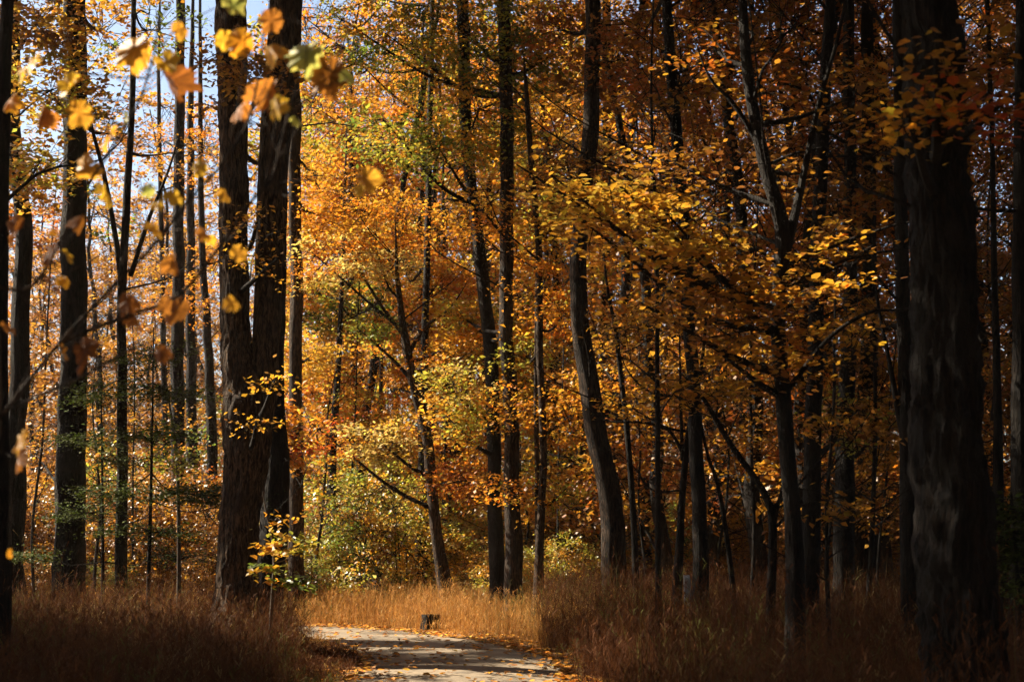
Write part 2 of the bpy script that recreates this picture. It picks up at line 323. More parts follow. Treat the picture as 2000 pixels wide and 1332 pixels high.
def tree(name,label,pts,Y,blobs=(),blen=2.2,high=None,bark='bark',forks=(),group='tall trees of the autumn wood',flare=.45,rough=.05,cat='tree',stubs=3,yy=None,H=None):
    """pts: (px,py,width px) from the top of the picture down to the foot; blobs: (px,py,rx,ry,dY,sprays,per,size,palettes)"""
    n0=len(pts); W3=[]
    for k,(px,py,wd) in enumerate(pts):
        y_=Y+(yy[k] if yy else 0)
        W3.append([*P(px,py,y_),wpx(wd,y_)/2])
    W3=W3[::-1]                                   # foot first
    b=np.array(W3[0]); gzv=float(gz(b[0],b[1])[0])
    if b[2]>gzv-.1: W3=[[b[0]-.02,b[1],gzv-.15,b[3]*1.12]]+W3
    top=np.array(W3[-1]); topz=H or (high[0] if high else None)
    if topz and topz>top[2]+1:
        d=(np.array(W3[-1])-np.array(W3[-2]))[:3]; d/=np.linalg.norm(d); d=d*.5+np.array((0,0,.6)); 
        e=top[:3]+d/d[2]*(topz-top[2])
        W3+= [[*(top[:3]*.5+e*.5),top[3]*(.8 if high else .6)],[*e,top[3]*.5 if high else .006]]
    elif len(W3)>1: W3+=[[*(top[:3]+(top[:3]-np.array(W3[-2])[:3])*.5),.004]]
    W3=np.array(W3); base=(W3[0][0],W3[0][1],gzv)
    root=empty(name,base); tag(root,label,cat,group)
    big=W3[0][3]*2*F/Y>70
    S=smooth_path(W3,max(14,int((W3[-1][2])*(14 if big else 5))))
    S[:,3]=np.maximum(S[:,3],.004)
    mb=MB(); sd_=int(rng.integers(1e6))
    sides=72 if big else (14 if W3[0][3]*2*F/Y>20 else 8)
    wob=rng.normal(0,1,(len(S),2)); 
    for _ in range(3): wob=(np.roll(wob,1,0)+wob+np.roll(wob,-1,0))/3
    S[:,:2]+=wob*S[:,3:4]*(.1 if big else .22)
    S0=S.copy()
    tube(mb,S[:,:3],S[:,3],sides,rough=rough,seed=sd_,flare=flare)
    for fk in forks:                               # extra stems, same pixel convention (foot last)
        f3=np.array([[*P(px,py,Y+dy),wpx(wd,Y)/2] for (px,py,wd,dy) in fk][::-1])
        if fk[0][1]<=5 and topz:
            f3=np.vstack([f3,[f3[-1][0]+(f3[-1][0]-f3[-2][0])*.6,f3[-1][1],min(topz,f3[-1][2]+5),f3[-1][3]*.6]])
        else: f3=np.vstack([f3,[*(f3[-1][:3]+(f3[-1][:3]-f3[-2][:3])*.8+np.array((0,0,.3))),.003]])
        fs=smooth_path(f3,max(10,len(f3)*6)); fs[:,3]=np.maximum(fs[:,3],.003)
        tube(mb,fs[:,:3],fs[:,3],max(6,sides-4),rough=rough,seed=sd_+3)
    for k in range(stubs):                         # bare side branches
        j=int(rng.integers(len(S)//4,len(S)-1)); a=rng.uniform(0,6.3); L_=rng.uniform(.6,blen)
        d=np.array((math.cos(a),math.sin(a)*.6,rng.uniform(.1,.9)))
        p=S[j,:3]; pts_=[p,p+d*L_*.4+rng.normal(0,.06,3),p+d*L_*.7+rng.normal(0,.1,3),p+d*L_+np.array((0,0,.2*L_))]
        sm=smooth_path(pts_,8); r0=min(.02,S[j,3]*.4); lims=MB()
        tube(lims,sm,np.linspace(r0,.003,8),5)
        for _ in range(int(3+L_*2)):
            q=sm[int(rng.integers(2,7))]; tube(lims,np.array([q,q+d*.25+rng.normal(0,.15,3),q+d*.5+rng.normal(0,.25,3)]),[.006,.004,.002],3)
        lims.build('branch',M['barkdark'],root,base)
    for (px,py,rx,ry,dY,ns,per,size,pals,*o) in blobs:
        opt=o[0] if o else {}; lims=MB(); lf=MB()
        c=P(px,py,Y+dY); zz=c[2]-abs(c[0]-base[0])*.55
        # limb leaves the stem a little below the mass
        cand=S[(S[:,2]>1.2)]; 
        if len(cand)==0: cand=S
        j=np.argmin(np.abs(cand[:,2]-zz)); rt=cand[j,:3]
        spray_set(lf,lims,c,wpx(rx,Y+dY),opt.get('d',wpx(rx,Y+dY)*.9),wpx(ry,Y+dY),ns,per,size,pals,root=rt,sr=opt.get('sr',.4),
                  hexa=opt.get('hexa',False),up=opt.get('up',.45),flat=opt.get('flat',.28),limb_r=min(.05,cand[j,3]*.55),twr=opt.get('twr',.005))
        br=lims.build('branch',M['twig'] if bark=='twig' else M['barkdark'],root,base)
        lf.build('foliage',M['leaf'],br,base)
    mb.build('trunk',M[bark],root,base)
    if high:
        high_crown(root,base,S[-1,:3]-np.array((0,0,3.0)),high[1],high[2],rng.uniform(0,6))
    TREES.append(root); return root

exec_list=[]
LG=dict(sr=.45)
BE=dict(hexa=True,sr=.42,up=.62,flat=.16,twr=.004)
# ---- left side
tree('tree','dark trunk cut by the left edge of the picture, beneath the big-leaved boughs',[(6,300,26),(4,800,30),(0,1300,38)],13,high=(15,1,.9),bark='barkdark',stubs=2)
tree('tree','blurred slightly bowed trunk near the left edge, left of the thick blurred trunk',[(22,0,26),(30,260,30),(44,420,32),(40,640,36),(28,1150,44)],24,
     [(60,60,130,90,-1,46,44,.11,['yellow','amber','brown']),(20,420,110,100,1,30,40,.11,['brown','russet']),(70,330,90,70,-1,26,40,.11,['yellow','lime','amber']),(60,760,90,90,2,16,36,.1,['brown','amber'])],high=(17,2,.8),bark='barkdark')
tree('tree','thick straight blurred trunk at left, second thick trunk of the wood from the left edge',[(146,0,44),(147,400,48),(142,800,54),(136,1160,62)],24,
     [(200,60,140,90,3,34,40,.11,['yellow','amber']),(105,190,110,80,-1,34,40,.11,['yellow','lime','amber']),(230,260,110,80,2,16,36,.1,['amber','brown']),(80,900,90,90,4,14,36,.11,['brown','amber'])],high=(18,0,.9),bark='barkdark')
tree('tree','slender dark tree forking high at left, between the thick blurred trunk and the double-stemmed tree',[(262,0,10),(258,200,12),(246,400,15),(238,600,18),(238,900,21),(236,1180,25)],24,
     [(300,60,110,70,1,16,34,.1,['amber','green']),(200,420,80,60,.5,9,30,.09,['amber','green']),(330,300,90,70,.5,10,30,.09,['amber','brown'])],forks=[[(175,230,6,0),(205,350,9,0),(228,480,11,0),(240,580,12,0)],[(330,330,5,0),(290,430,8,0),(255,540,10,0)]],bark='barkdark',H=17)
for lab,pts,Y,pal in (('thin pale-sided trunk behind the dark slender tree at left',[(310,200,8),(318,600,11),(322,900,13),(322,1120,15)],40,['brown','amber']),
    ('dark trunk at left with a wide foot behind the green sapling leaves',[(352,0,18),(350,400,22),(347,700,26),(350,1000,30),(352,1130,36)],34,['amber','orange']),
    ('straight trunk close behind the right flank of the dark wide-footed trunk',[(372,300,14),(374,700,20),(376,1120,24)],38,['amber','gold']),
    ('narrow trunk ending in orange glow just left of the double-stemmed tree',[(392,380,12),(402,600,16),(412,800,20),(414,1130,24)],36,['orange','gold'])):
    c=pts[1]
    tree('tree',lab,pts,Y,[(c[0]+rng.uniform(-30,30),620+rng.uniform(-160,30),80,70,1,18,34,.1,pal),(c[0]+rng.uniform(-40,40),rng.uniform(180,400),90,80,1,16,34,.1,pal),(c[0]+10,840,60,80,2,12,36,.1,['amber','green'])],bark='barkdark',H=19)
# ---- double stemmed tree
tree('tree','great double-stemmed tree left of the path, its fork half way up the picture',
     [(452,-10,60),(456,300,56),(458,560,54),(464,690,62),(484,790,98),(484,865,90),(470,1000,70),(463,1130,78),(463,1270,104)],18.5,
     [(460,120,70,60,-1.2,16,36,.085,['brown','amber']),(470,215,60,50,.9,10,30,.085,['brown','russet']),(520,160,60,60,-1.0,10,30,.08,['brown','amber']),(520,320,60,40,1,8,26,.08,['amber']),(500,440,70,30,-.8,6,26,.075,['amber','gold']),(525,520,60,30,-.8,5,26,.07,['gold','amber'],dict(twr=.004)),
      (500,830,50,14,-.9,4,22,.07,['amber','gold'],dict(flat=.1)),(530,760,50,12,-.9,4,22,.07,['amber','gold'],dict(flat=.1))],
     forks=[[(560,-10,66,.3),(535,300,60,.25),(527,500,56,.2),(521,660,54,.12),(514,750,62,.06),(502,840,56,.02),(488,930,44,0)]],
     high=(15.5,1,.95),bark='barkbrownlit',rough=.07,flare=.8)
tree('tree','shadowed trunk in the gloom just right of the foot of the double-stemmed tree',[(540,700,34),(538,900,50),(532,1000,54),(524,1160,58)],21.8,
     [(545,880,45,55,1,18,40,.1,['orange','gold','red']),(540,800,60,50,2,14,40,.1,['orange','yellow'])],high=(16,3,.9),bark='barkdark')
tree('tree','straight brown trunk rising beside the shadowed trunk right of the double-stemmed tree',[(575,250,24),(577,500,25),(579,800,26),(580,1000,28),(582,1160,32)],28.6,
     [(600,330,50,60,1,12,40,.1,['amber','gold']),(640,420,70,60,2,30,44,.1,['orange','gold']),(600,700,60,50,2,26,44,.1,['yellow','gold'])],high=(17,0,1.1),bark='barkwarm')
# ---- centre
tree('tree','slender trunk behind the grass at the left end of the lit path',[(665,620,10),(658,750,13),(648,900,17),(642,1050,18),(640,1175,20)],33,
     [(640,780,70,60,1,36,44,.1,['orange','russet']),(720,600,80,60,2,40,44,.1,['green','dgreen']),(650,600,80,60,1,40,44,.1,['green','dgreen','lime']),(600,560,60,70,1,30,44,.1,['orange','gold']),(640,700,60,40,1,26,40,.1,['yellow','gold'])],H=12,bark='barkdark')
tree('tree','thin straight trunk dissolving into the bright orange crown left of centre',[(686,300,12),(688,500,14),(690,700,15),(692,900,14),(696,1150,18)],40,
     [(640,440,90,80,0,60,48,.1,['orange']),(720,420,100,80,1,66,48,.1,['orange','gold']),(700,320,90,70,1,54,48,.1,['orange','amber']),(640,260,80,60,1,40,44,.1,['amber','gold'])],H=15,bark='barkdark')
tree('tree','needle-thin trunk of the pale-leaved tree over the far end of the path',[(745,700,7),(742,900,10),(740,1150,12)],36,
     [(770,890,70,40,-2,34,46,.1,['pale','yellow']),(740,960,80,40,-2,36,46,.1,['pale','lime']),(790,1000,60,40,-2,26,46,.1,['pale','yellow']),(710,820,70,40,-1,30,44,.1,['orange','gold']),(740,1040,80,30,-1,24,44,.1,['lime','gold'])],H=9)
tree('tree','dark upright trunk just left of the leaning tree at the far bend of the path',[(832,600,14),(826,760,19),(824,950,22),(823,1165,24)],32,
     [(800,640,80,60,2,50,46,.1,['orange','gold']),(850,560,80,70,2,50,46,.1,['orange','gold']),(790,520,90,60,2,50,46,.1,['orange','pale']),(860,700,60,50,1,30,44,.1,['yellow','gold']),(780,760,50,50,2,20,44,.1,['orange','amber'])],high=(19,1,.7),bark='barkdark')
tree('leaning_tree','slender tree leaning left over the bend of the path, its crooked stem lit brown',[(776,540,9),(784,620,13),(802,720,18),(834,850,21),(843,950,22),(858,1080,25),(876,1180,30)],28,
     [(740,500,80,60,0,36,40,.085,['orange','pale']),(790,430,80,60,1,40,40,.085,['orange','gold']),(720,660,50,30,0,12,34,.08,['green','lime']),(850,690,50,40,0,16,34,.08,['orange','gold']),(690,400,90,80,0,34,40,.085,['orange','gold']),(640,520,80,70,0,30,40,.085,['orange','pale']),(900,940,60,50,-.5,22,40,.085,['orange','russet']),(740,860,80,40,-.5,22,40,.085,['pale','gold']),(650,860,60,40,0,16,40,.085,['orange','gold','red'])],
     forks=[[(700,520,4,0),(740,590,6,0),(776,640,8,0),(786,650,9,0)],[(880,600,4,0),(830,640,7,0),(800,690,9,0),(800,720,9,0)]],bark='barkwarm',stubs=6,H=8)
tree('tree','dark trunk in the undergrowth directly behind the leaning tree',[(868,700,14),(872,900,20),(872,1150,24)],37,
     [(870,960,50,50,-1,20,44,.1,['orange','russet']),(900,880,60,50,0,30,44,.1,['orange','russet'])],H=13,bark='barkdark')
tree('tree','left one of the close pair of tall trunks right of centre, bent left above',[(904,-10,24),(908,240,24),(926,400,24),(942,560,26),(960,700,27),(965,960,28),(974,1185,34)],27,
     [(880,760,80,60,-1,32,40,.085,['lime','pale','gold']),(890,830,80,40,-1,18,40,.085,['lime','gold']),(930,230,120,90,-1,44,44,.09,['green','lime','gold']),(870,310,110,50,-1,34,44,.09,['green','lime','gold']),(780,270,130,40,-1,34,40,.09,['green','lime','gold'])],high=(17,2,1.35),bark='barkdark')
tree('tree','right one of the close pair of tall trunks right of centre, dead straight',[(985,-10,26),(988,300,27),(989,600,28),(996,850,30),(1006,1190,36)],26,
     [(930,80,150,100,0,64,44,.09,['green','lime','lime','gold']),(1060,120,110,70,0,34,44,.09,['green','dgreen','amber']),(800,100,120,100,.5,50,44,.09,['green','lime','gold']),(700,60,90,80,1,24,40,.09,['amber','lime']),(1010,480,50,50,1,16,40,.085,['gold','orange']),(930,640,60,40,2,24,40,.085,['orange','gold']),(900,620,50,30,2,18,40,.085,['lime','yellow']),(1000,800,60,50,-.6,16,38,.08,['gold','orange']),(950,420,70,60,-.6,20,38,.08,['orange','gold']),(1010,960,60,40,-.4,12,38,.08,['gold','orange'])],high=(17,0,1.35),bark='bark')
tree('tree','wavering thin tree just right of the close pair of tall trunks',[(1028,180,9),(1040,340,12),(1052,500,13),(1054,700,14),(1062,880,15),(1056,1020,16),(1050,1185,22)],25,
     [(1090,440,70,60,0,26,40,.08,['gold','amber']),(1100,620,50,50,1,20,40,.085,['orange','gold']),(1030,700,50,50,1,20,40,.085,['gold','lime']),(1060,560,70,60,-.4,18,40,.08,['gold','orange']),(1110,820,70,60,0,22,40,.08,['orange','gold']),(1100,960,70,50,.5,20,40,.08,['gold','lime'])],
     forks=[[(1048,560,6,.4),(1047,760,9,.4),(1050,960,11,.4),(1052,1170,14,.3)]],H=10,bark='barkwarm',stubs=6)
tree('leaning_tree','stout tree that bows left then leans back, standing alone right of the path',[(1158,-10,30),(1156,240,32),(1138,420,33),(1132,560,35),(1148,740,40),(1172,880,42),(1192,1020,44),(1212,1180,54)],23,
     [(1110,330,70,50,0,16,40,.085,['amber','brown']),(1200,120,90,70,0,26,40,.09,['brown','russet']),(1100,60,80,60,1,24,44,.09,['russet','amber'])],high=(16.5,3,1.3),bark='bark')
tree('tree','thin curving tree close right of the stout bowed tree',[(1186,560,5),(1205,660,9),(1222,820,11),(1234,960,12),(1243,1170,14)],22.5,
     [(1180,720,60,50,1,14,36,.08,['orange','gold']),(1240,640,70,50,0,14,36,.08,['amber','gold'])],H=8,bark='barkdark',stubs=5)
tree('tree','dim straight trunk seen through the gap right of the stout bowed tree',[(1186,200,20),(1186,450,22),(1184,640,22),(1180,1140,26)],38,
     [(1250,420,70,60,0,14,40,.1,['brown','amber']),(1180,880,70,60,-1,36,44,.1,['gold','lime']),(1130,1000,80,50,-1,36,44,.1,['lime','gold'])],high=(20,1,.8),bark='barkdark')
tree('tree','dark stem forking at head height just left of the trunk by the marker post',[(1372,700,7),(1352,800,10),(1338,900,13),(1330,1020,14),(1322,1180,20)],20,
     [(1240,800,60,30,0,8,30,.075,['gold','amber']),(1300,740,60,40,0,8,30,.075,['amber'])],forks=[[(1180,820,3,0),(1250,825,5,0),(1305,840,6,0),(1336,890,8,0)],[(1328,700,4,0),(1330,800,6,0),(1333,900,8,0)]],H=7,bark='barkdark',stubs=4)
tree('tree','thick dark trunk right beside the pale marker post, oval yellow leaves across its top',[(1300,-10,20),(1312,150,22),(1332,400,24),(1350,680,25),(1360,860,27),(1364,1000,28),(1368,1180,34)],19,
     [(1290,420,90,60,-1,18,34,.08,['gold','amber'],BE),(1340,180,90,70,1,22,38,.085,['brown','russet']),(1260,60,90,50,2,20,40,.09,['russet','amber'])],
     forks=[[(1230,730,3,0),(1270,765,5,0),(1320,775,7,0),(1352,785,8,0)]],high=(14.5,2,1.35),bark='barkdark',stubs=14,blen=3)
tree('tree','crooked thin stem between the marker post trunk and the arching sapling at right',[(1380,880,6),(1402,940,8),(1420,1040,10),(1434,1190,12)],19,
     [(1420,880,60,50,1,10,34,.08,['amber','brown'])],H=5,bark='barkdark',stubs=4)
tree('sapling','arching sapling whose stem bends far left over the grass at right',[(1340,740,4),(1372,775,8),(1430,872,11),(1484,948,13),(1508,1010,16),(1506,1190,18)],17,
     [(1400,760,70,40,0,12,32,.075,['gold','amber'],BE)],forks=[[(1530,940,5,0),(1520,985,8,0),(1510,1030,10,0)]],bark='barkdark',stubs=6,flare=.2)
# ---- the yellow oval-leaved tree at right
tree('forked_tree','slim forked tree at right whose flat sprays of oval yellow leaves fill the upper right',[(1450,-10,18),(1462,150,24),(1496,330,26),(1528,450,30),(1520,640,30),(1530,780,32),(1544,960,32),(1550,1250,40)],13.5,
     [(1150,400,80,50,-.5,12,26,.085,['gold','yellow'],BE),(1250,400,90,60,-.8,16,26,.085,['gold','yellow'],BE),(1340,460,90,60,-1,18,26,.085,['yellow','gold'],BE),(1200,480,80,50,0,12,26,.08,['amber','gold','brown'],BE),
      (1420,560,100,60,-.6,18,26,.08,['amber','gold','brown'],BE),(1540,600,90,60,-.5,14,26,.08,['amber','gold','brown'],BE),(1640,520,80,60,0,10,24,.08,['amber','brown','gold'],BE),
      (1300,620,90,50,0,12,26,.08,['amber','gold','brown'],BE),(1420,700,90,40,0,12,26,.08,['amber','gold','brown'],BE),(1540,720,80,40,0,9,26,.08,['amber','brown','gold'],BE),(1340,330,100,60,.5,12,24,.08,['amber','brown','gold'],BE),
      (1500,180,90,60,.5,9,24,.08,['amber','russet'],BE),(1400,100,90,60,.5,9,24,.08,['amber','russet'],BE),(1640,200,80,80,.6,10,24,.08,['amber','brown','gold'],BE),(1560,340,70,60,.6,8,24,.08,['amber','brown'],BE),(1100,380,60,30,-.3,7,24,.085,['yellow','gold'],BE)],
     forks=[[(1640,60,7,.1),(1600,200,11,.1),(1572,330,14,.1),(1548,440,20,.05),(1532,500,22,0)],[(1385,150,5,0),(1430,200,9,0),(1474,270,12,0),(1496,330,12,0)],[(1780,600,4,0),(1700,610,7,0),(1620,660,9,0),(1540,760,12,0)]],high=(12,1,.95),bark='barkdark',stubs=30,blen=3.2)
tree('tree','straight dark trunk directly right of the forked yellow-leaved tree',[(1620,-10,22),(1604,300,26),(1592,600,30),(1586,900,34),(1580,1210,40)],17,
     [(1640,400,80,60,.6,12,34,.08,['brown','russet']),(1660,820,70,60,1,16,36,.08,['amber','lime']),(1580,120,80,70,1,14,34,.08,['russet','brown']),(1620,680,80,60,.8,10,34,.08,['brown','amber'])],high=(14,3,1),bark='barkdark',stubs=16,blen=3)
tree('tree','short-seeming broad trunk in deep shade midway between the forked tree and the huge right trunk',[(1660,500,26),(1652,800,34),(1650,1000,40),(1646,1220,46)],20,
     [(1700,860,80,60,1,16,36,.085,['amber','brown']),(1680,960,70,40,1,12,36,.085,['brown','amber'])],high=(16,2,1.1),bark='barkdark')
tree('tree','very broad black trunk low in the shade behind its narrower neighbour at right',[(1698,600,30),(1690,900,46),(1686,1060,54),(1680,1200,66)],26,
     [(1720,780,90,80,0,30,40,.1,['brown','amber'])],high=(17,0,1.1),bark='barkdark')
tree('tree','dark trunk standing tight against the left side of the huge right trunk',[(1756,-10,22),(1760,400,26),(1768,700,30),(1772,900,34),(1780,1240,42)],15.5,
     [(1720,300,70,80,.5,10,30,.08,['russet','brown']),(1740,120,60,60,.5,8,30,.08,['brown','russet']),(1700,640,60,60,.6,9,30,.08,['brown','amber'])],
     forks=[[(1716,600,6,0),(1736,700,9,0),(1752,790,13,0),(1764,850,14,0)]],high=(14,1,1),bark='barkdark',stubs=16,blen=3)
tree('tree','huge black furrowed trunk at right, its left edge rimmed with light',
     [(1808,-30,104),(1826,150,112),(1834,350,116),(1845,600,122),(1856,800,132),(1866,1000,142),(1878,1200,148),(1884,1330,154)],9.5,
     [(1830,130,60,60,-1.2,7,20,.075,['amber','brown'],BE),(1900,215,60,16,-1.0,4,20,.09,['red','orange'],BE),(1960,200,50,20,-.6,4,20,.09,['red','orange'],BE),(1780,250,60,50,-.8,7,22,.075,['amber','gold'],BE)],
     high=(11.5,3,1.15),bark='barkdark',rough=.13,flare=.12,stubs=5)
tree('tree','thin trunk in the red-brown foliage right of the huge trunk',[(1938,300,10),(1944,660,14),(1950,900,18),(1956,1150,22)],17,
     [(1950,300,80,90,1,18,34,.085,['russet','brown']),(1950,560,80,90,1,18,34,.085,['brown','russet']),(1940,780,70,80,2,14,34,.085,['brown','amber'])],high=(13,2,.9),bark='barkdark',stubs=6)
tree('tree','dark trunk cut by the right edge of the picture',[(1996,-10,26),(1994,500,32),(1992,1250,44)],14,[(1980,120,60,80,1,10,30,.085,['russet','brown'])],high=(13,3,1.0),bark='barkdark')

g4=np.random.default_rng(5)
THIN=[(1105,30),(1270,27),(1292,17),(1402,25),(1462,21),(1475,30),(1608,24),(1625,15),(1700,18),(1722,22),(1812,24),(1925,20),(1972,24),(612,30),(700,33),(762,38),(905,34),(1022,33),(1128,36),(85,27),(190,28),(278,30),(306,33)]
for i_,(px,Y) in enumerate(THIN):
    n_=6; h_=g4.uniform(4.5,9.5); top_=1062-(h_-1.5)*F/Y; xs=px+np.cumsum(g4.normal(0,9,n_))+g4.normal(0,10)*np.linspace(0,1,n_)
    ys=np.linspace(1062+1.5*F/Y*.9,max(top_,-60),n_); ws=np.linspace(g4.uniform(.05,.085)*F/Y,.018*F/Y,n_)
    pl=['amber','brown'] if px>1150 or px<400 else ['gold','orange','lime']
    bl=[(xs[j]+g4.uniform(-50,50),ys[j]+g4.uniform(-30,30),g4.uniform(25,60),g4.uniform(12,30),g4.uniform(-.6,.6),6,26,.08,pl,dict(flat=.18)) for j in (2,3,3,4,5)]
    tree('thin_sapling',THIN_LABEL(px,Y),[(float(a),float(b),float(c)) for a,b,c in zip(xs,ys,ws)][::-1],Y,bl,group='thin saplings between the big trunks',cat='sapling',flare=.15,stubs=11,bark='barkdark')

# ------------------------------------------------------------ background trees (templates, then copies)
def bgtree(seed,pals,h,leaf=.125,dens=1.0):
    tr,lf,tw=MB(),MB(),MB()
    k=int(h*2.2); z=np.linspace(-.1,h,k); wob=np.cumsum(np.cumsum(rng.normal(0,.02,(k,2)),0),0)*.5+np.cumsum(rng.normal(0,.05,(k,2)),0)
    rad=np.linspace(.15,.02,k)
    tube(tr,np.column_stack([wob,z]),rad,8,rough=.05,seed=seed,flare=.4)
    nb=11
    for b in range(nb):
        zz=h*(.14+.84*b/(nb-1)); a=rng.uniform(0,6.3); r_=(1.0-.5*abs(b/nb-.45))*rng.uniform(.6,2.0)
        spray_set(lf,tw,(math.cos(a)*r_,math.sin(a)*r_,zz),1.9,1.9,1.2,int(19*dens),48,leaf,pals,root=(wob[min(k-1,int(zz/h*k)),0],wob[min(k-1,int(zz/h*k)),1],max(.8,zz-1.2)),sr=.55,twr=.008,limb_r=.035)
    out=[]
    for m_,mat,nm in ((tr,M['barkdark'],'trunk'),(tw,M['barkdark'],'branches'),(lf,M['leaf'],'foliage')):
        o=m_.build(nm,mat); out.append((nm,o.data)); bpy.data.objects.remove(o)
    return out
BT=dict(o1=bgtree(1,['orange','gold'],15),o2=bgtree(2,['orange','amber','gold'],17),y=bgtree(3,['yellow','gold','lime'],13),
        b=bgtree(4,['brown','amber','russet'],16),g=bgtree(5,['green','lime','gold'],14),r=bgtree(6,['russet','orange'],16),t=bgtree(7,['brown','amber','gold'],16,leaf=.13,dens=.62))
def place(kind,x,y,s,sz,name,label,group,cat='tree'):
    z=float(gz(x,y)[0]); r=empty(name,(x,y,z)); r.rotation_euler=(0,0,rng.uniform(0,6.3)); r.scale=(s,s,sz); tag(r,label,cat,group)
    for nm,me in BT[kind]:
        o=bpy.data.objects.new(nm,me); col.objects.link(o); o.parent=r
    return r
def X(px,Y): return (px-1000)/F*Y*1.01
bgl=[]
for px in range(590,1200,52): bgl.append((px,44+rng.uniform(-4,4),rng.choice(['o1','o2','o1','y','r'])))
for px in range(560,1300,60): bgl.append((px,56+rng.uniform(-4,5),rng.choice(['o1','o2','r','y','b'])))
for px in range(1200,2080,64): bgl.append((px,34+rng.uniform(-5,6),rng.choice(['b','t','b','r','t'])))
for px in range(1290,2040,88): bgl.append((px,28+rng.uniform(-2.5,3.5),rng.choice(['b','r','b'])))
for px in range(1180,2080,80): bgl.append((px,50+rng.uniform(-5,6),rng.choice(['b','t','b','t'])))
for px in (-60,20,90): bgl.append((px,60+rng.uniform(-4,4),rng.choice(['b','y','o2'])))
for px in (190,240,290,330,380,430,480,520): bgl.append((px,62+rng.uniform(-6,12),'t'))
for px in (40,85,130,175,215,255,300,345,395,440): bgl.append((px,56+rng.uniform(-5,16),'t')); bgl.append((px+22,66+rng.uniform(-4,10),'t'))
for px,k in ((700,'y'),(840,'o2'),(900,'y'),(960,'o1'),(1080,'o1'),(1140,'y')): bgl.append((px,rng.uniform(35.5,39),k))
for i_,(px,Y,k) in enumerate(bgl):
    s=rng.uniform(.85,1.15); sz=s*(1.25 if px>560 else (1.0 if k=='t' else .8))
    place(k,X(px,Y),Y,s,sz,'background_tree',where(LOOK[k]+' tree',px,Y,((41,'first row'),(53,'second row'),(999,'rear row'))),'trees massed in the background')
# low undergrowth: shrubs
def shrub_t(seed,pals,leaf=.072):
    lf,tw=MB(),MB()
    for b in range(7):
        a=rng.uniform(0,6.3); r_=rng.uniform(.2,1.1)
        spray_set(lf,tw,(math.cos(a)*r_,math.sin(a)*r_,rng.uniform(.35,1.9)),.8,.8,.6,20,44,leaf,pals,root=(math.cos(a)*.15,math.sin(a)*.15,.0),sr=.34,twr=.006,limb_r=.02)
    out=[]
    for m_,mat,nm in ((tw,M['barkdark'],'stems'),(lf,M['leaf'],'foliage')):
        o=m_.build(nm,mat); out.append((nm,o.data)); bpy.data.objects.remove(o)
    return out
BT['s1']=shrub_t(1,['pale','gold','lime']); BT['s2']=shrub_t(2,['amber','gold','brown']); BT['s3']=shrub_t(3,['green','lime','brown']); BT['s4']=shrub_t(4,['brown','amber'])
for px in range(-40,2080,46):
    for Y0 in (33,42):
        Y=Y0+rng.uniform(-3,4)
        if px<620: k=rng.choice(['s4','s3','s2','s4'])
        elif px<1300: k=rng.choice(['s1','s2','s3','s1'])
        else: k=rng.choice(['s4','s2','s4','s3'])
        x=X(px+rng.uniform(-20,20),Y)
        if path_dist(x,Y)[0]<1.2: continue
        s=rng.uniform(.8,1.35)
        place(k,x,Y,s,s*rng.uniform(.9,1.4),'shrub',where(SLOOK[k]+' shrub',px,Y,((38,'nearer row'),(999,'farther row'))),'shrubs of the undergrowth','shrub')

for px in list(range(560,1120,30))+list(range(10,560,44)):
    Y=(rng.uniform(28.6,33.5) if px>=560 else rng.uniform(28.2,31)); s=rng.uniform(.35,.7); k=rng.choice(['s1','s1','s2','s3'] if px>=560 else ['s4','s3'])
    place(k,X(px+rng.uniform(-15,15),Y),Y,s,s*rng.uniform(.8,1.3),'shrub',where('small low '+SLOOK[k]+' shrub',px,Y,((999,'at the grass edge'),)),'shrubs of the undergrowth','shrub')
# far wood: one mass
mb=MB()
N_=70000; x=rng.uniform(-75,75,N_); y=rng.uniform(88,125,N_)
top=11+2.5*np.sin(x*.21)+2*np.sin(x*.5+1)+(x>-8)*(x<18)*8+(x>18)*3+rng.normal(0,1.4,N_)
z=rng.random(N_)**.8*np.maximum(top,3)
cc=np.where(rng.random(N_)[:,None]<.5,pcol('amber',N_),pcol('brown',N_)); mq=rng.random(N_)<.25; cc[mq]=pcol('gold',int(mq.sum()))
leaves(mb,np.column_stack([x,y,z]),.42,cc,.3)
for k in range(150):
    x0=rng.uniform(-75,75); y0=rng.uniform(86,125); h=rng.uniform(9,15); tube(mb,np.array([[x0,y0,-.2],[x0+rng.normal(0,.3),y0,h*.5],[x0+rng.normal(0,.6),y0,h]]),[.2,.15,.03],6,(.05,.04,.03))
tag(mb.build('distant_wood',M['leaf']),'far edge of the autumn wood, a mass of brown and gold crowns low behind','wood',kind='stuff')

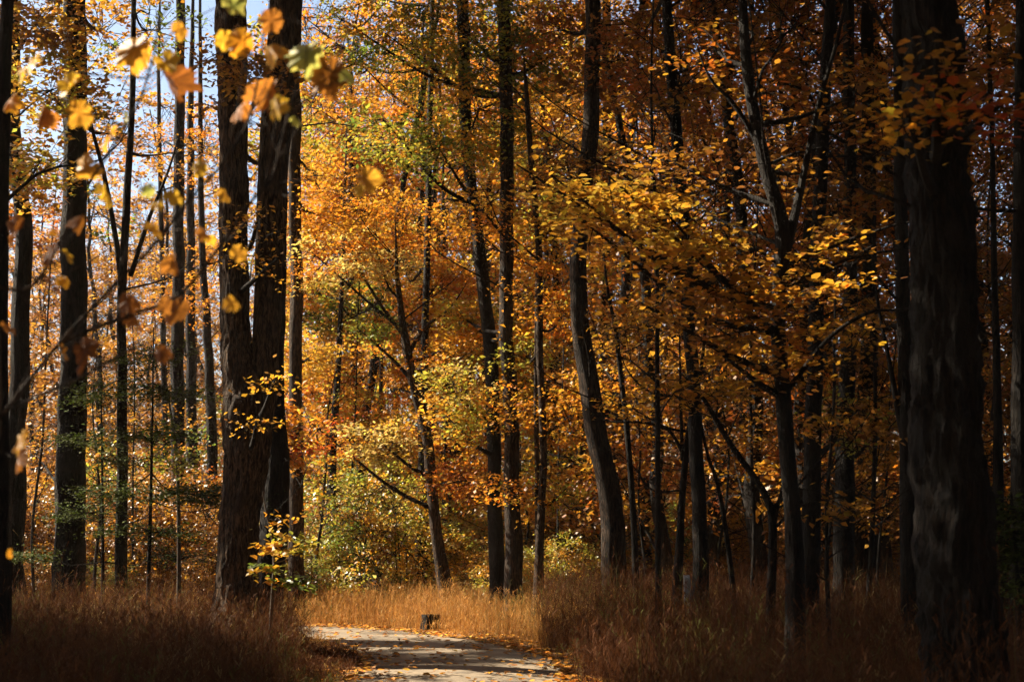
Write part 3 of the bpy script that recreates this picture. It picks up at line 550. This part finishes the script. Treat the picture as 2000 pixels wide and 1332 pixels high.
# unseen trees added around and behind the viewer for their shade
def unseen_shade_tree(x,y,h,k,s):
    z=float(gz(x,y)[0]); r=empty('unseen_shade_tree',(x,y,z)); tag(r,'unseen tall canopy tree added outside the frame to shade the foreground','tree','unseen canopy trees added around the viewpoint')
    mb=MB(); zz=np.linspace(-.1,h,14); tube(mb,np.column_stack([np.cumsum(rng.normal(0,.06,(14,2)),0),zz]),np.linspace(.28,.1,14),12,rough=.05,seed=k,flare=.4)
    mb.build('trunk',M['barkdark'],r); high_crown(r,(x,y,z),(x,y,z+h-3.5),k,s,rng.uniform(0,6))
CN=[]
g2=np.random.default_rng(11)
for yy_ in np.arange(-26,36,6.2):
    for xx_ in np.arange(-33,34,6.2):
        x_,y_=xx_+g2.uniform(-1.6,1.6),yy_+g2.uniform(-1.6,1.6)
        if y_>0 and abs(x_)<.36*y_+2.2: continue          # inside the view
        if abs(x_)<2.4 and y_<8: continue                  # the path
        if x_<-22 and y_>6: continue
        if x_<-9 and y_>25: continue                       # the clearing that lets the sun in
        if any(math.hypot(x_-(ax+(bx_-ax)*f),y_-(ay+(by-ay)*f))<rr for ax,ay,bx_,by,rr in ((-9.8,8.2,-17,10.8,6.3),(-14.5,22,-15.5,30,4.6),(-12.5,26.5,-26,32,6.3),(-9,17,-9,17,2.2)) for f in (0,.25,.5,.75,1)): continue   # gaps left so sun reaches boughs, path and yellow leaves
        CN.append((x_,y_,14+g2.uniform(0,3)+(1.5 if y_>18 else 0),1.4 if x_>0 or y_<2 else 1.2))
CN+=[(-20.8,19.5,13.5,.9),(-6.6,12.8,13,.72),(-12.6,17.2,15.5,.68),(-9.6,20.8,15,.8),(-17,16.5,14,1.0),(-15.6,24.6,16,.34)]  # unseen trees set one by one to shade trunk, grass and path
for i_,(x_,y_,h_,s_) in enumerate(CN): unseen_shade_tree(x_,y_,h_,i_,s_)
for i_,(x_,y_,h_,s_) in enumerate([(3.3,-3,14,1.2),(-3.4,-5,14,1.2),(3.4,-11,14,1.2),(-3.3,-13,14,1.2),(3.2,3.2,13,1.1),(5.6,8.2,13,1.1),(-3.6,1.2,13,.9)]): unseen_shade_tree(x_,y_,h_,i_,s_)  # unseen trees added beside the path to darken the foreground
for rad_,step in ((21,13),(28,10),(36,8)):  # unseen ring of lower trees added to block low sky light
    for az in np.arange(24+rad_*.1,336,step):
        a_=R(az+g2.uniform(-3,3)); r_=rad_+g2.uniform(-2,2)+(12 if 262<az<336 else 0); x_,y_=math.sin(a_)*r_,math.cos(a_)*r_+4
        if abs(x_)<2.6 or (y_>0 and abs(x_)<.36*y_+3.4) or (x_<-8 and 24<y_<58 and x_>-30): continue
        place(['b','r','g','b'][int(g2.integers(4))],x_,y_,1.0,.9,'unseen_understory_tree','unseen leafy lower tree added outside the frame to block low sky light','unseen lower trees added around the viewpoint')

# ------------------------------------------------------------ evergreen saplings and green maple sapling
def evergreen(label,trunk,Y,layers):
    base=np.array([*P(trunk[-1][0],trunk[-1][1],Y)[:2],0.0]); root=empty('evergreen_sapling',base); tag(root,label,'sapling','young evergreens in the shade')
    mb=MB(); T=np.array([[*P(a,b,Y)] for a,b in trunk][::-1]); T[0,2]=-.05
    S=smooth_path(T,12); tube(mb,S,np.linspace(.035,.008,12),7); lf,tw=MB(),MB()
    for (px,py,rx,ry,n) in layers:
        c=P(px,py,Y); j=np.argmin(np.abs(S[:,2]-c[2]-.1))
        spray_set(lf,tw,c,wpx(rx,Y)*1.15,wpx(rx,Y)*.9,wpx(ry,Y),int(n*1.7),80,.052,['dgreen'],root=S[j],sr=.34,flat=.14,up=.6,twr=.004,limb_r=.012)
    mb.build('trunk',M['barkdark'],root,base); tw.build('branches',M['barkdark'],root,base); lf.build('foliage',M['needle'],root,base)
evergreen('dark evergreen sapling with flat layered boughs left of the double-stemmed tree',[(300,640),(296,900),(290,1180)],20,
   [(300,700,70,14,8),(240,760,80,14,8),(350,770,80,14,8),(280,850,90,14,9),(380,965,100,12,14),(220,960,70,14,8),(300,1040,90,16,9),(440,985,60,8,7)])
evergreen('dim evergreen sapling with drooping boughs between the two blurred thick trunks at left',[(196,700),(200,950),(204,1180)],23,
   [(200,780,60,16,8),(170,860,70,16,8),(240,900,70,16,8),(190,1000,80,16,9),(60,1090,60,14,6),(360,1090,70,14,8)])
evergreen('low evergreen bush half hidden at the right edge beside the huge trunk',[(1975,960),(1985,1100),(1990,1280)],12,
   [(1975,1000,40,20,5),(1965,1090,40,20,5),(1990,1050,30,20,5),(1985,1150,40,20,5)])
tree('sapling','slender sapling with a few bright green maple leaves left of the double-stemmed tree',[(330,780,4),(345,900,6),(350,1150,9)],21,
   [(345,910,45,26,-.3,7,28,.08,['lime','green'],dict(sr=.3)),(325,835,30,20,-.3,4,24,.075,['lime','green'],dict(sr=.25)),(415,930,40,18,1,5,26,.07,['red','russet'])],group='saplings',bark='twig',flare=0,stubs=1)
tree('sapling','small sapling of light green leaves at the right foot of the double-stemmed tree',[(520,1000,3),(535,1080,5),(530,1200,7)],17,
   [(520,1070,22,10,-.3,3,20,.075,['lime','gold','green'],dict(sr=.22,flat=.12,hexa=True)),(555,1050,34,8,-.2,4,20,.075,['lime','yellow'],dict(sr=.22,flat=.12,hexa=True)),(580,1075,26,8,-.2,3,20,.075,['yellow','lime'],dict(sr=.22,flat=.12,hexa=True)),
    (520,1110,24,8,-.3,4,20,.075,['green','lime','gold'],dict(sr=.22,flat=.12,hexa=True)),(560,1140,40,8,-.2,4,20,.075,['lime','gold','green'],dict(sr=.22,flat=.12,hexa=True)),(545,1015,26,8,0,2,18,.07,['orange','gold'],dict(sr=.22,flat=.12,hexa=True))],group='saplings',bark='twig',flare=0,stubs=1)

# ------------------------------------------------------------ big-leaved boughs in the foreground
def lobed(mb,c,size,u,wv,base_c,mid_c,seed,curl=.3):
    g=np.random.default_rng(seed); n=60; th=np.linspace(-np.pi/2,1.5*np.pi,n,endpoint=False)
    r=np.full(n,.76)
    for a,L_,k in ((90,1.0,4),(36,.93,5),(144,.93,5),(-12,.8,7),(192,.8,7)):
        dd=np.cos(th-R(a)); r=np.maximum(r,L_*np.clip(dd,0,1)**k)
    r=np.maximum(r,.55*np.clip(np.sin(th)+.75,0,1)**.5)
    r*=1+.13*((np.arange(n)%3)/2-.5)+g.normal(0,.03,n)
    r*=np.where(np.abs(np.arange(n)-0)<1,.35,1); r*=size*.5
    v=np.cross(wv,u); V=[c]
    ph=g.uniform(0,6.3); fold=g.choice([.1,.35,.8])*g.choice([-1,1]); cu=curl*g.uniform(.5,1.5)
    for f in (.4,.75,1.0):
        x=np.cos(th)*r*f; y=np.sin(th)*r*f
        zz=fold*np.abs(x)-cu*(x*x)/size*1.6-cu*.8*np.sign(y)*(y*y)/size+size*.05*f*np.sin(th*5+ph)+size*.03*f*np.sin(th*9+ph*2)
        V+=list(c+x[:,None]*v+y[:,None]*u+zz[:,None]*wv)
    j=np.arange(n); j2=(j+1)%n
    t=np.stack([np.zeros(n,int),1+j,1+j2],1)
    q=np.concatenate([np.stack([1+j,1+n+j,1+n+j2,1+j2],1),np.stack([1+n+j,1+2*n+j,1+2*n+j2,1+n+j2],1)])
    vein=np.zeros(n)
    for a in (90,38,142,-12,192): vein=np.maximum(vein,np.clip(1-np.abs(np.angle(np.exp(1j*(th-R(a)))))/.10,0,1))
    b=np.array(base_c); m_=np.array(mid_c)
    f=lambda k:(b*(1-k)[:,None]+m_*k[:,None])*g.uniform(.88,1.08,n)[:,None]
    mb.add(V,q,np.concatenate([f(np.clip(vein*.8+.25,0,1)),f(vein*.6)]),t,f(np.full(n,.6)))
def bough(parent,base,line,Y0,Y1,r0,r1,lvs):
    k=len(line); pts=np.array([P(a,b,Y0+(Y1-Y0)*i/(k-1)) for i,(a,b) in enumerate(line)]); S=smooth_path(pts,k*6)
    mb=MB(); rr=np.linspace(r0,r1,len(S)); tube(mb,S,rr,8,rough=.08,seed=3)
    lf=MB(); YL=Y0+(Y1-Y0)*np.linspace(0,1,len(S))
    for (px,py,sz,pal,face) in lvs:
        d=[abs(px-(1000+s[0]/s[1]*F))+abs(py-(1062-(s[2]-CH)/s[1]*F*1.0)) for s in S]; j=int(np.argmin(d)); Y=YL[j]+rng.uniform(-.25,.25)
        c=P(px,py,Y); p0=S[j]
        # petiole side
        u=c-p0; L_=np.linalg.norm(u); u=u/(L_+1e-6)*.6+np.array((rng.uniform(-.5,.5),rng.uniform(-.3,.3),-.8)); u/=np.linalg.norm(u)
        wv=np.array((rng.uniform(-.7,.7),-face,(1-abs(face))+.25*rng.uniform(-1,1))); wv-=wv@u*u; wv/=np.linalg.norm(wv)+1e-9
        size=wpx(sz,Y)*1.02
        bs=c-u*size*.28
        tube(mb,smooth_path([p0,(p0+bs)/2+rng.normal(0,.015,3)-np.array((0,0,.02)),bs],7),np.linspace(.0035,.0016,7),4)
        pc={'y':(.80,.52,.06),'yg':(.52,.50,.14),'o':(.76,.38,.035),'a':(.66,.36,.045),'b':(.48,.20,.04),'d':(.30,.11,.025)}[pal]; mc={'y':(.6,.34,.04),'yg':(.26,.36,.10),'o':(.5,.18,.02),'a':(.42,.19,.03),'b':(.24,.09,.02),'d':(.15,.05,.015)}[pal]
        lobed(lf,c,size,u,wv,pc,mc,int(rng.integers(1e6)),.75 if pal in 'bd' else .42)
    for _ in range(int(len(S)/3)):
        j=int(rng.integers(3,len(S)-1)); d=(S[j]-S[j-1]); d/=np.linalg.norm(d); d=d+rng.normal(0,.6,3); L_=rng.uniform(.06,.3)
        tube(mb,np.array([S[j],S[j]+d*L_*.5,S[j]+d*L_+np.array((0,0,.03))]),[rr[j]*.45,.002,.001],4)
    bo=mb.build('bough',M['bark'],parent,base)
    fo=lf.build('foliage',M['bigleaf'],bo,base)
    return bo
bx=P(-60,1300,5.2); base=(bx[0],5.2,0)
root=empty('broadleaf_sapling',base); tag(root,'large-leaved sapling at the left edge, its boughs reaching close across the upper left','tree','foreground sapling')
mb=MB(); S=smooth_path([(bx[0],5.2,-.1),tuple(P(-40,1000,5.2)),tuple(P(-10,820,5.2)),tuple(P(-20,500,5.3)),tuple(P(-45,0,5.4)),tuple(P(-40,-300,5.5))],30)
tube(mb,S,np.linspace(.035,.012,30),10,rough=.05,seed=5,flare=.3); mb.build('trunk',M['twig'],root,base)
bough(root,base,[(-12,830),(20,790),(120,666),(235,545),(300,480),(375,385),(435,320),(480,245),(505,150),(515,60)],5.2,4.9,.009,.0035,
  [(540,208,62,'y',.85),(580,232,34,'yg',.5),(465,212,60,'b',.15),(390,326,44,'y',.8),(290,371,36,'yg',.9),(338,384,52,'y',.6),(306,402,34,'y',.7),(470,82,70,'o',.4),(440,78,50,'y',.4),(530,98,66,'a',.3),(412,470,30,'y',.8),(398,455,40,'b',.3),(342,513,50,'b',.12),(302,446,50,'a',.3),(440,380,40,'a',.3),(250,588,54,'d',.3),(264,618,42,'d',.2),(525,182,80,'b',.25)])
bough(root,base,[(120,666),(240,620),(350,575),(430,480),(485,400),(530,350),(550,280),(568,225),(640,160),(700,90)],5.15,4.7,.009,.0035,
  [(602,104,92,'yg',.85),(682,148,48,'yg',.5),(645,150,100,'b',.5),(466,494,44,'a',.8),(346,606,72,'b',.7),(324,596,44,'b',.2),(452,590,40,'a',.3),(712,352,66,'a',.8),(700,372,30,'y',.4),(530,40,60,'b',.4)])
bough(root,base,[(-12,815),(60,780),(150,740),(240,690),(290,668),(330,640)],5.25,5.1,.007,.003,
  [(122,686,50,'o',.7),(165,680,66,'d',.3),(315,690,44,'d',.6),(155,715,50,'d',.4),(15,640,40,'b',.4)])
bough(root,base,[(-20,560),(60,560),(120,470),(160,380),(220,290),(270,200),(300,110),(310,20)],5.3,5.0,.007,.003,
  [(262,96,88,'a',.8),(326,124,64,'y',.85),(245,116,44,'y',.6),(328,160,90,'d',.25),(210,376,66,'y',.25),(170,330,68,'a',.85),(216,268,70,'a',.3),(244,232,38,'yg',.6),(140,168,66,'y',.5),(155,222,74,'a',.3),(80,226,60,'b',.6),(130,500,40,'y',.6),(98,496,60,'d',.2),(106,455,22,'o',.7),(122,550,36,'o',.6),(102,556,50,'d',.3),(156,434,40,'b',.3),(36,450,74,'d',.7),(18,196,50,'o',.3),(60,130,80,'y',.3),(455,14,60,'yg',.8),(350,60,50,'a',.5)])
bough(root,base,[(-10,880),(25,885),(60,850),(110,830)],5.2,5.0,.005,.0025,[(40,862,60,'a',.1),(35,895,60,'b',.1),(20,1080,24,'o',.4)])

# ------------------------------------------------------------ stump, marker post
sb=np.array([*P(842,1215,25.1)[:2],0]); root=empty('tree_stump',sb); tag(root,'short dark weathered tree stump in the grass at the far bend of the path','stump')
mb=MB(); z=np.linspace(-.05,.29,9); tube(mb,np.column_stack([np.full(9,sb[0]),np.full(9,sb[1]),z]),np.linspace(.17,.14,9),24,rough=.12,seed=9,flare=.22); mb.build('bark_shell',M['barkdark'],root,sb)
mb=MB(); th=np.linspace(0,2*np.pi,24,endpoint=False); V=np.vstack([[sb+np.array((0,0,.282))],sb+np.column_stack([np.cos(th)*.145,np.sin(th)*.145,np.full(24,.272)+.015*np.sin(th*3)])])
mb.add(V,t=np.array([[0,1+k,1+(k+1)%24] for k in range(24)]),tc=(.09,.06,.035)); mb.build('cut_face',M['litter'],root,sb)
def paint(name,c,r=.5,sc=20):
    m,n=newmat(name); N=n.nodes; L=n.links; out=N.new('ShaderNodeOutputMaterial'); p=N.new('ShaderNodeBsdfPrincipled'); p.inputs['Roughness'].default_value=r
    tc=N.new('ShaderNodeTexCoord'); a=N.new('ShaderNodeTexNoise'); a.inputs['Scale'].default_value=sc; a.inputs['Detail'].default_value=5; L.new(tc.outputs['Object'],a.inputs[0])
    rr=N.new('ShaderNodeValToRGB'); rr.color_ramp.elements[0].position=.35; rr.color_ramp.elements[1].position=.6; rr.color_ramp.elements[0].color=(c[0]*.5,c[1]*.48,c[2]*.42,1); rr.color_ramp.elements[1].color=(*c,1)
    L.new(a.outputs[0],rr.inputs[0]); L.new(rr.outputs[0],p.inputs[0]); L.new(p.outputs[0],out.inputs[0]); return m
pb=np.array([*P(1343,1200,19.5)[:2],0.0]); root=empty('marker_post',pb); tag(root,'small pale grey-blue marker post with a slanted top in the grass beside the thick trunk','post')
def box(mb,c,s,c_=(.5,.5,.5),slant=0):
    x,y,z=c; a,b,h=s[0]/2,s[1]/2,s[2]
    mb.add([(x-a,y-b,z),(x+a,y-b,z),(x+a,y+b,z),(x-a,y+b,z),(x-a,y-b,z+h-slant),(x+a,y-b,z+h-slant),(x+a,y+b,z+h),(x-a,y+b,z+h)],[(0,3,2,1),(4,5,6,7),(0,1,5,4),(1,2,6,5),(2,3,7,6),(3,0,4,7)],c_)
mb=MB(); box(mb,(pb[0],pb[1],-.1),(.085,.06,1.18),slant=.03); o=mb.build('post',paint('weathered_blue_grey_paint',(.55,.62,.66)),root,pb,smooth=False)
mb=MB(); box(mb,(pb[0],pb[1]-.034,.9),(.06,.006,.12)); mb.build('plate',paint('pale_plate',(.5,.5,.48)),root,pb,smooth=False)

# ------------------------------------------------------------ grass and fallen leaves
def grass(name,label,n,region,hgt,pal,wd=.006,seed=0,exclude=.12,low=0):
    g=np.random.default_rng(seed)
    x=g.uniform(region[0],region[1],n*3); y=g.uniform(region[2],region[3],n*3)
    d=path_dist(x,y); dens=.55+.45*np.sin(x*1.7+np.sin(y*1.3)*2)*np.cos(y*1.1+x*.4)
    k=(d>exclude)&(np.hypot(x+1.43,y-24.9)>.17)&(g.random(len(x))<np.clip(dens+.25,.1,1)*np.clip(d/.9+.15,0,1)); x=x[k][:n]; y=y[k][:n]; d=d[k][:n]; m=len(x)
    h=hgt*g.uniform(.3,1.2,m)*(1+.35*(g.random(m)<.04))*np.clip(.2+(d-low*(y<24)*np.clip((x/y+.155)/.02,0,1))/1.2,.16,1)*(.8+.2*np.sin(x*.9)*np.sin(y*.8+2)+.16*np.sin(x*2.9+y)*np.sin(y*2.3-x*.7)+.18*np.sin(x*7.1+np.sin(y*3))*np.sin(y*6.3+x)+.1*np.sin(x*13)*np.sin(y*11)); z=gz(x,y)-.02
    a=g.uniform(0,6.3,m); ln=np.abs(g.normal(0,.33,m))*h; wv=wd*g.uniform(.6,1.3,m)*np.clip(np.hypot(x,y)/14,.8,2)
    b=g.uniform(0,6.3,m); sx,sy=np.cos(b)*wv/2,np.sin(b)*wv/2
    rows=[]
    for f in (0,.4,.75,1.0):
        cx=x+np.cos(a)*ln*f*f; cy=y+np.sin(a)*ln*f*f; cz=z+h*(f-.15*f*f*ln/h); k_=(1-.75*f) if f<1 else .15
        rows+=[np.column_stack([cx-sx*k_,cy-sy*k_,cz]),np.column_stack([cx+sx*k_,cy+sy*k_,cz])]
    V=np.stack(rows,1); base=(np.arange(m)*8)[:,None]
    q=np.concatenate([base+np.array([[2*r_,2*r_+1,2*r_+3,2*r_+2]]) for r_ in range(3)])
    c0=np.array(pal[0]); c1=np.array(pal[1]); t=g.random(m)[:,None]; cc=(c0*(1-t)+c1*t)*g.uniform(.6,1.25,m)[:,None]
    pz=np.sin(x*1.3+2*np.sin(y*.7))*np.sin(y*1.6+x*.5)+g.normal(0,.45,m); k_=(pz>1.3)[:,None]; cc=np.where(k_,np.array((.42,.30,.13))*g.uniform(.4,.9,m)[:,None],cc); k_=(pz<-1.0)[:,None]; cc=np.where(k_,np.array((.13,.13,.04))*g.uniform(.6,1.2,m)[:,None],cc)
    mb=MB(); mb.add(V.reshape(-1,3),q,np.concatenate([cc]*3))
    # seed heads: short fuzzy side blades near the tips
    sel=g.random(m)<.5; ms=int(sel.sum()); tip=V[sel][:,5]; 
    for _ in range(7):
        f=g.random(ms)[:,None]; p=V[sel][:,4]*(1-f)+V[sel][:,6]*f; e=p+np.column_stack([g.normal(0,.035,ms),g.normal(0,.035,ms),g.uniform(.02,.07,ms)])
        ww=np.column_stack([g.normal(0,.0022,ms),g.normal(0,.0022,ms),np.zeros(ms)])
        mb.add(np.stack([p-ww*.4,p+ww*.4,e+ww,e-ww],1).reshape(-1,3),(np.arange(ms)*4)[:,None]+np.arange(4)[None],cc[sel]*1.1)
    tag(mb.build(name,M['grass']),label,'grass',kind='stuff')
GRASS_SUNLIT=((.40,.19,.06),(.56,.34,.12)); GRASS_SHADED=((.075,.029,.014),(.145,.064,.029))  # dry grass colours: sunlight put into the first, shade into the second
grass('tall_grass','tall dry red-brown grass, darkened for shade, filling the verge right of the path',125000,(.4,9.5,8.5,27),1.02,GRASS_SHADED,wd=.0034,seed=1,low=-.2)
grass('tall_grass','tall dry red-brown grass, darkened for shade, left of the path',100000,(-10,-1.6,8.5,24.5),.92,GRASS_SHADED,wd=.0034,seed=2,low=1.0)
grass('tall_grass','dry grass in a sunlit tint along the far side of the path bend',66000,(-9,3.5,20.5,33),.66,GRASS_SUNLIT,wd=.0045,seed=3)
def fallen(n,region,f,seed,lift=.02):
    g=np.random.default_rng(seed); x=g.uniform(region[0],region[1],n*2); y=g.uniform(region[2],region[3],n*2); d=path_dist(x,y)
    k=g.random(len(x))<f(d); x=x[k][:n]; y=y[k][:n]; d=d[k][:n]
    return np.column_stack([x,y,gz(x,y)+np.where(d<0,.05,.015)+g.uniform(0,lift,len(x))])
mb=MB()
for args in ((52000,(-9,9,8,34),lambda d:np.where(d>-.05,np.exp(-np.clip(d,0,9)/1.5)*1.0+.14,.3*np.exp(np.clip(d,-3,0)/.4)+.03),5),):
    c=fallen(*args); m=len(c); cc=pcol('orange',m); k=rng.random(m); cc[k<.4]=pcol('brown',int((k<.4).sum())); cc[k>.85]=pcol('gold',int((k>.85).sum()))
    leaves(mb,c,.085,cc,.75,True,.75)
tag(mb.build('fallen_leaves',M['litter']),'orange and brown fallen leaves strewn on the ground and path edges','leaf litter',kind='stuff')
print('OBJECTS',len(bpy.data.objects),'POLYS',sum(len(m.polygons) for m in bpy.data.meshes))
# ------------------------------------------------------------ air
HAZE=0.0002
if HAZE:
    m,n=newmat('forest_haze'); out=n.nodes.new('ShaderNodeOutputMaterial'); v=n.nodes.new('ShaderNodeVolumePrincipled')
    v.inputs['Color'].default_value=(.97,.9,.78,1); v.inputs['Density'].default_value=HAZE; v.inputs['Anisotropy'].default_value=.35
    n.links.new(v.outputs[0],out.inputs['Volume'])
    mb=MB(); box(mb,(0,45,-1.2),(220,200,30.5)); tag(mb.build('haze',m,smooth=False),'thin warm haze hanging in the air of the wood','haze',kind='stuff')
for o in bpy.data.objects:
    if o.get('label') and len(o['label'].split())>16: print('LONG',o['label'])
